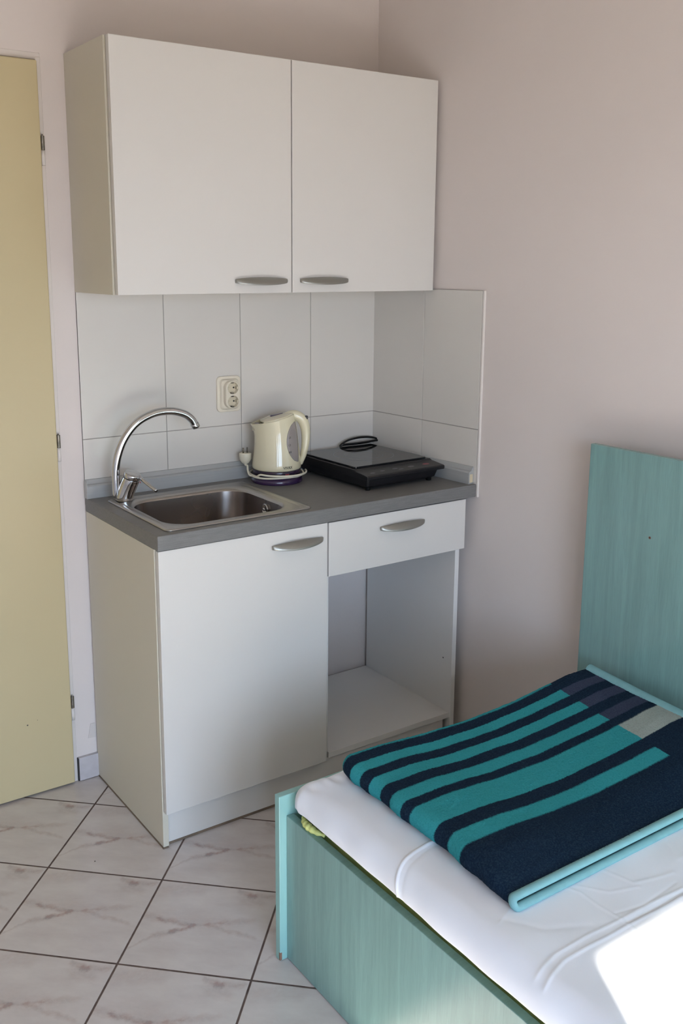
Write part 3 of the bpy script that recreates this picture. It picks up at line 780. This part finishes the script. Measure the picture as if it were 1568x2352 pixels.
for x, y in ((-.295, -.360), (-.055, -.360), (-.29, -.05), (-.06, -.05)):
    bm = bmesh.new(); loft(bm, [circ(x, y, H+.0002, .0085, 20), circ(x, y, H+.011, .0095, 20)], True, True); adopt(link('foot', bm, M['black_glossy'], bevel=.0008), HB)
# coiled cord
bm = bmesh.new(); cc = []
for i in range(2*24+1):
    a = 2*PI*i/24+.1; lap = i/48; q_ = math.sin(a)
    if q_ >= 0:
        x = -.060+(.086-.004*lap)*math.cos(a); y = -.0225-.002*lap; z = H+.0605+(.024+.003*lap)*q_
    else:
        x = -.060+(.086-.036*min(1, -q_*2.2)-.004*lap)*math.cos(a)+.004*q_; y = -.0250-.003*lap+.007*q_; z = H+.0664+.0040*lap
    cc.append((x, y, z))
tube(bm, smoothpts(cc, 3), .0031, 10)
adopt(link('cable', bm, M['black_glossy'], smooth=True), HB)
pv = Vector((-.012, -.385, 0)); RZ = .030
HB.location = pv+Matrix.Rotation(RZ, 3, 'Z') @ (HB.location-pv); HB.rotation_euler.z = RZ

# ------------------------------------------------------------------ bed
BY1 = -.975; BY0 = -2.99; BXL = -.9725; BXR = -.0015
BD = thing('bed', 'teal wood-effect single bed with low end board and tall panel along the wall', 'bed', (-.49, -1.98, 0))
bm = bmesh.new(); box(bm, -.9905, -.0210, -.9935, -.9755, .001, .4005)
o = link('end_board', bm, M['teal_edge'], bevel=.0015); adopt(o, BD)
bm = bmesh.new(); box(bm, -.9905, -.0210, -2.996, -2.978, .001, .4005); adopt(link('end_board', bm, M['teal_edge'], bevel=.0015), BD)
bm = bmesh.new(); box(bm, BXL, BXL+.018, -2.9778, -.9940, .003, .3525)
adopt(link('side_board', bm, M['teal_y'], bevel=.0012), BD)
bm = bmesh.new(); box(bm, -.0205, -.0025, -2.996, -.9560, .001, 1.0650)
bp = link('back_panel', bm, M['teal_y'], bevel=.002); adopt(bp, BD); bp['label'] = 'tall teal back panel against the wall'
bm = bmesh.new(); frame_loft(bm, (-.0204, -1.156, .8605), (0, 1, 0), (0, 0, 1), (-1, 0, 0), [circ(0, 0, 0, .0036, 20), circ(0, 0, .0006, .0032, 20), circ(0, 0, .0002, .0018, 20)], close0=True, close1=True)
k = link('screw_hole', bm, M['chip']); k['label'] = 'small bare brown screw hole'; k.parent = bp
bm = bmesh.new(); frame_loft(bm, (-.0212, -1.156, .8605), (0, 1, 0), (0, 0, 1), (-1, 0, 0), [circ(0, 0, 0, .0014, 12), circ(0, 0, .0002, .0014, 12)], close0=True, close1=True)
k = link('screw', bm, M['chrome_dark']); k.parent = bp
bm = bmesh.new(); prism(bm, [(-.9908, -.9938), (-.9850, -.9938), (-.9908, -.9890)], .002, .022)
k = link('chipped_corner', bm, M['chip'], bevel=.001); adopt(k, BD)
bm = bmesh.new()
box(bm, -.9540, -.0215, -2.977, -.995, .245, .263)
adopt(link('bed_base', bm, M['slat']), BD)
# mattress
MT = thing('mattress', 'yellow-green mattress peeping out under the white sheet', 'mattress', (-.49, -1.98, .264))
bm = bmesh.new()
ml = []
for d_, z_ in ((.03, .2645), (.022, .272), (.020, .30), (.020, .352)): ml.append(rrect(-.9540+d_, -.0215-d_, -2.974+d_, -.996-d_, .035, z_))
for d_, z_ in ((.022, .357), (.020, .364), (.020, .374), (.022, .398), (.026, .412), (.036, .420)): ml.append(rrect(-.9540+d_, -.0290-d_, -2.969+d_, -1.002-d_, .045, z_))
loft(bm, ml, True, True)
adopt(link('ticking', bm, M['ticking'], smooth=True), MT)
bm = bmesh.new()      # wrinkled bulge of ticking visible at the corner
pts_ = [(-.952, -1.030, .3600), (-.9590, -1.044, .3595), (-.9620, -1.058, .3590), (-.9620, -1.074, .3585), (-.9590, -1.092, .3580), (-.952, -1.110, .3580)]
tube(bm, smoothpts(pts_, 6), lambda q_: .0035+.0045*math.sin(PI*min(1, q_*1.05))+.0008*math.sin(q_*40), 14)
adopt(link('piping', bm, M['ticking'], smooth=True), MT)

# sheet -------------------------------------------------------------
def segdist(Xa, Ya, poly):
    D = np.full(Xa.shape, 9.)
    for (a, b), (c, d) in zip(poly, poly[1:]):
        dx, dy = c-a, d-b; L = dx*dx+dy*dy+1e-12
        t_ = np.clip(((Xa-a)*dx+(Ya-b)*dy)/L, 0, 1)
        D = np.minimum(D, np.hypot(Xa-a-t_*dx, Ya-b-t_*dy))
    return D
rng = np.random.default_rng(3)
def wav(Xa, Ya, k0, k1, amp, n_=14, aniso=1.):
    H_ = np.zeros_like(Xa)
    for _ in range(n_):
        th = rng.uniform(0, PI); kk = rng.uniform(k0, k1); ph = rng.uniform(0, 6.28)
        H_ += np.sin(kk*(Xa*math.cos(th)*aniso+Ya*math.sin(th))+ph)
    return H_*amp/math.sqrt(n_)
Rr = .042; Lh = .073
ix0, ix1, iy0, iy1 = -.970+Rr, -.022-.02, -2.972+Rr, -.9955-Rr     # inner rectangle (right side is short, tucked by the panel)
xsG = np.concatenate([np.linspace(ix0-Lh, ix0+.02, 26), np.linspace(ix0+.023, ix1, 300), np.linspace(ix1+.004, ix1+Lh, 20)])
ysG = np.concatenate([np.linspace(iy0-Lh, iy0, 16), np.linspace(iy0+.02, -1.95, 40), np.linspace(-1.9475, iy1-.003, 380), np.linspace(iy1, iy1+Lh, 30)])
Xa, Ya = np.meshgrid(xsG, ysG)
cxp = np.clip(Xa, ix0, ix1); cyp = np.clip(Ya, iy0, iy1)
dx, dy = Xa-cxp, Ya-cyp; D = np.hypot(dx, dy); Ds = np.where(D > 0, D, 1)
Dc = np.minimum(D, Lh)
TH = math.radians(92)
th = np.minimum(Dc/Rr, TH); extra = np.maximum(0, Dc-Rr*TH)
ux, uy = dx/Ds, dy/Ds
ox = cxp+ux*Rr*np.sin(th); oy = cyp+uy*Rr*np.sin(th)
topz = .4325
oz = topz-Rr*(1-np.cos(th))-extra
# puckers, creases
hgt = wav(Xa, Ya, 8, 22, .0014)+wav(Xa, Ya, 30, 70, .0006)
def ridge(poly, h_, w__, taper=None):
    global hgt
    d_ = segdist(Xa, Ya, poly); hgt = hgt+h_*np.exp(-(d_/w__)**2)
ridge([(-.84, -1.337), (-.873, -1.338), (-.912, -1.345), (-.955, -1.358), (-1.0, -1.378)], 0.0026, 0.0026)
ridge([(-.84, -1.349), (-.88, -1.351), (-.95, -1.372), (-1.0, -1.392)], -0.0007, 0.0045)
ridge([(-.760, -1.57), (-.744, -1.602), (-.745, -1.648), (-.742, -1.691), (-.747, -1.77), (-.746, -1.95)], 0.0009, 0.0026)
ridge([(-.1, -1.700), (-.584, -1.698), (-.664, -1.691), (-.742, -1.691), (-.809, -1.687), (-.90, -1.688), (-.955, -1.700)], 0.0012, 0.0030)
ridge([(-.1, -1.712), (-.50, -1.712), (-.593, -1.704), (-.648, -1.704), (-.739, -1.702)], -0.0023, 0.0037)
ridge([(-.15, -1.722), (-.50, -1.720), (-.593, -1.712), (-.70, -1.708), (-.899, -1.705), (-.96, -1.722)], 0.0014, 0.0030)
ridge([(-.742, -1.578), (-.70, -1.631), (-.646, -1.652)], 0.0006, 0.0030)
ridge([(-.662, -1.580), (-.646, -1.64), (-.560, -1.66)], 0.0007, 0.0037)
ridge([(-.50, -1.60), (-.52, -1.64), (-.42, -1.66)], 0.0008, 0.0060)
ridge([(-.738, -1.675), (-.680, -1.688), (-.581, -1.680)], -0.0008, 0.0030)
ridge([(-.910, -1.577), (-.87, -1.636), (-.80, -1.672)], -0.0007, 0.0075)
ridge([(-.874, -1.564), (-.923, -1.583)], 0.0007, 0.0030)
ridge([(-.745, -1.02), (-.744, -1.05)], 0.0007, 0.0030)
ridge([(-.90, -1.90), (-.82, -1.84), (-.78, -1.835)], 0.0006, 0.0030)
# normal dir approx
nx_, ny_, nz_ = ux*np.sin(th), uy*np.sin(th), np.cos(th)
ox = ox+nx_*hgt; oy = oy+ny_*hgt; oz = oz+nz_*hgt
side = np.clip((D-Rr*.6)/(Lh-Rr*.6), 0, 1)
# hem: pleats near the far corner, wavy lower edge, drapes slightly outwards on the room side
al_ = Ya*1.0+Xa*.7
hem = .0010*np.sin(al_*23)+.0006*np.sin(al_*61+1.)
oz = oz+side**2*hem*.8
ox = ox+ux*side*(.0008*np.sin(Ya*37)+.006*np.clip((-1.1-Ya)/.6, 0, 1))
far_ = np.exp(-((Ya-iy1)/.022)**2)
oz = oz+far_*np.where(Xa < -.7, .0028*np.sin(Xa*95)+.0015*np.sin(Xa*210+1), 0.)
oz = oz+np.exp(-((Xa+.150)/.035)**2-((Ya-iy1-.01)/.03)**2)*.030+np.exp(-((Xa+.262)/.030)**2-((Ya-iy1-.01)/.03)**2)*.019
cor = np.exp(-((Xa-ix0)**2+(Ya-iy1)**2)/.09**2)
oz = oz+side**2*cor*(.006*np.sin(np.arctan2(uy, -ux)*9))
bm = bmesh.new(); ny__, nx__ = Xa.shape
V = [bm.verts.new((float(a), float(b), float(c))) for a, b, c in zip(ox.ravel(), oy.ravel(), oz.ravel())]
for j in range(ny__-1):
    for i in range(nx__-1):
        q_ = j*nx__+i
        bm.faces.new((V[q_], V[q_+1], V[q_+nx__+1], V[q_+nx__]))
bmesh.ops.remove_doubles(bm, verts=bm.verts, dist=1e-6)
SH = link('bed_sheet', bm, M['sheet'], smooth=True); tag(SH, 'white cotton sheet drawn over the mattress with fold creases', 'sheet')
s_ = SH.modifiers.new('s', 'SOLIDIFY'); s_.thickness = .0012; s_.offset = 1

# blanket -----------------------------------------------------------
def interp(x, xp, fp): return np.interp(x, xp, fp)
xpz = [-.90, -.83, -.76, -.64, -.50, -.35, -.25, -.17, -.10]
fpz = [.476, .476, .475, .466, .463, .470, .480, .488, .488]
def top_z(x, y):
    z = interp(x, xpz, fpz)
    k_ = np.clip((y+1.565)/.10, 0, 1); k_ = k_*k_*(3-2*k_)
    znear = .4540
    # far right lifts only at the far corner
    lift = np.clip((x+.30)/.2, 0, 1)*np.clip((y+1.22)/.2, 0, 1)*.004
    return znear+(z-znear)*(.35*np.clip((y+1.565)/.03, 0, 1)*k_**.3+.65*k_)+lift
def right_x(y): return -.090+(y+1.05)*.085
BYF, BYN = -1.047, -1.563
nyb = 230; ysb = np.linspace(BYN, BYF, nyb)
def section(y, off=0.):
    """centre line from lower layer right end round the fold to top layer right end"""
    ztl = float(top_z(-.85, y)); zbm = .4395
    xr = float(right_x(y)); r = (ztl-zbm)/2
    wob_ = .002*math.sin(y*31)+.0012*math.sin(y*67)
    xl = -.868+wob_-.012*max(0, (-1.40-y))/.16+ .010*max(0, (y+1.09))/.045
    pts_ = []
    for i in range(40): x = (xr-.03)+((xl+r)-(xr-.03))*i/40; pts_.append((x, zbm))
    for i in range(17):
        a = -PI/2-PI*i/16; pts_.append((xl+r+(r*1.0)*math.cos(a), zbm+r+r*math.sin(a)))
    xs_ = np.linspace(xl+r, xr, 170)[1:]
    for x in xs_:
        k_ = min(1, (x-xl-r)/.03)
        pts_.append((float(x), float(top_z(x, y))*k_+ztl*(1-k_)))
    return pts_
secs = [section(float(y)) for y in ysb]
P = np.array([[(p[0], y, p[1]) for p in s] for s, y in zip(secs, ysb)])
wl = np.concatenate([np.ones(40), .5+.5*np.cos(np.linspace(0, PI, 17)), np.zeros(P.shape[1]-57)])
P[:, :, 1] -= .009*wl[None, :]
Tn = np.gradient(P, axis=1); Tn /= np.linalg.norm(Tn, axis=2, keepdims=True)
Nn = np.stack([-Tn[:, :, 2]*-1, np.zeros(Tn.shape[:2]), -Tn[:, :, 0]], 2)      # rotate tangent in xz
# make normals point outwards (up on the top layer)
sgn = np.where(Nn[:, -1:, 2:3] < 0, -1., 1.); Nn = Nn*sgn
und = wav(P[:, :, 0], P[:, :, 1], 12, 34, .0013)+wav(P[:, :, 0], P[:, :, 1], 60, 130, .00035)
fz_ = rng.normal(0, 1, P.shape[:2])*.00035
edge_t = .0045
Pout = P+Nn*(edge_t+(und+fz_)[:, :, None]); Pin = P-Nn*edge_t
bm = bmesh.new()
a_, b_ = Pout.shape[:2]
Vo = [[bm.verts.new(tuple(Pout[j, i])) for i in range(b_)] for j in range(a_)]
Vi = [[bm.verts.new(tuple(Pin[j, i])) for i in range(b_)] for j in range(a_)]
for j in range(a_-1):
    for i in range(b_-1):
        bm.faces.new((Vo[j][i], Vo[j][i+1], Vo[j+1][i+1], Vo[j+1][i])); bm.faces.new((Vi[j][i], Vi[j+1][i], Vi[j+1][i+1], Vi[j][i+1]))
for j in range(a_-1):
    for i in (0, b_-1): bm.faces.new((Vo[j][i], Vo[j+1][i], Vi[j+1][i], Vi[j][i]))
for i in range(b_-1):
    for j in (0, a_-1): bm.faces.new((Vo[j][i], Vo[j][i+1], Vi[j][i+1], Vi[j][i]))
BL = thing('blanket', 'folded teal and navy striped wool blanket lying on the white sheet', 'blanket', (-.48, -1.3, .434))
adopt(link('wool', bm, M['blanket'], smooth=True), BL)
# inner folded layer that fills the body of the blanket
bm = bmesh.new(); loops = []
for yv in np.linspace(-1.50, -1.052, 24):
    ring_ = []
    for x in np.linspace(-.845, -.125, 40): ring_.append((float(x), float(yv), max(.4452, float(top_z(x, yv))-.0062 if yv > -1.49 else .4455)))
    for x in np.linspace(-.125, -.845, 40): ring_.append((float(x), float(yv), .4448))
    loops.append(ring_)
loft(bm, loops, True, True)
adopt(link('inner_fold', bm, M['blanket'], smooth=False), BL)
# bindings
near = [Vector(tuple(p)) for p in P[0]]
def strip_tube(bm, pts, nrm, a, b, n_=16):
    rows = []
    for p, q_ in zip(pts, nrm):
        q_ = Vector(q_).normalized()
        rows.append([Vector(p)+Vector((0, 1, 0))*(a*math.cos(2*PI*k/n_))+q_*(b*math.sin(2*PI*k/n_)) for k in range(n_)])
    loft(bm, rows, True, True)
bm = bmesh.new(); strip_tube(bm, [tuple(p+Vector((0, -.0035, 0))) for p in near], [tuple(v) for v in Nn[0]], .0090, .0068)
adopt(link('binding', bm, M['binding'], smooth=True), BL)
rightp = [tuple(p) for p in P[:, -1]]
bm = bmesh.new(); rows = []
for p in rightp:
    rows.append([Vector(p)+Vector((.005, 0, .0035))+Vector((1, 0, .25)).normalized()*(.0135*math.cos(2*PI*k/16))+Vector((0, 0, 1))*(.0095*math.sin(2*PI*k/16)) for k in range(16)])
loft(bm, rows, True, True); adopt(link('binding', bm, M['binding'], smooth=True), BL)
# whip stitches of navy yarn along the near binding
bm = bmesh.new(); L_ = b_
for i in range(44, L_-4, 2):
    p = Vector(tuple(Pout[0, i])); q_ = Vector(tuple(Nn[0, i]))
    if i < 56: continue
    ln = random.uniform(.002, .0045) if random.random() > .14 else random.uniform(.006, .009)
    a = p+Vector((0, .0035, 0))+q_*.0012; b = p+Vector((random.uniform(-.001, .001), .0035-ln, 0))+q_*.0022
    tube(bm, [a, (a+b)/2+q_*.0006, b], .0004, 5)
adopt(link('stitching', bm, M['thread']), BL)
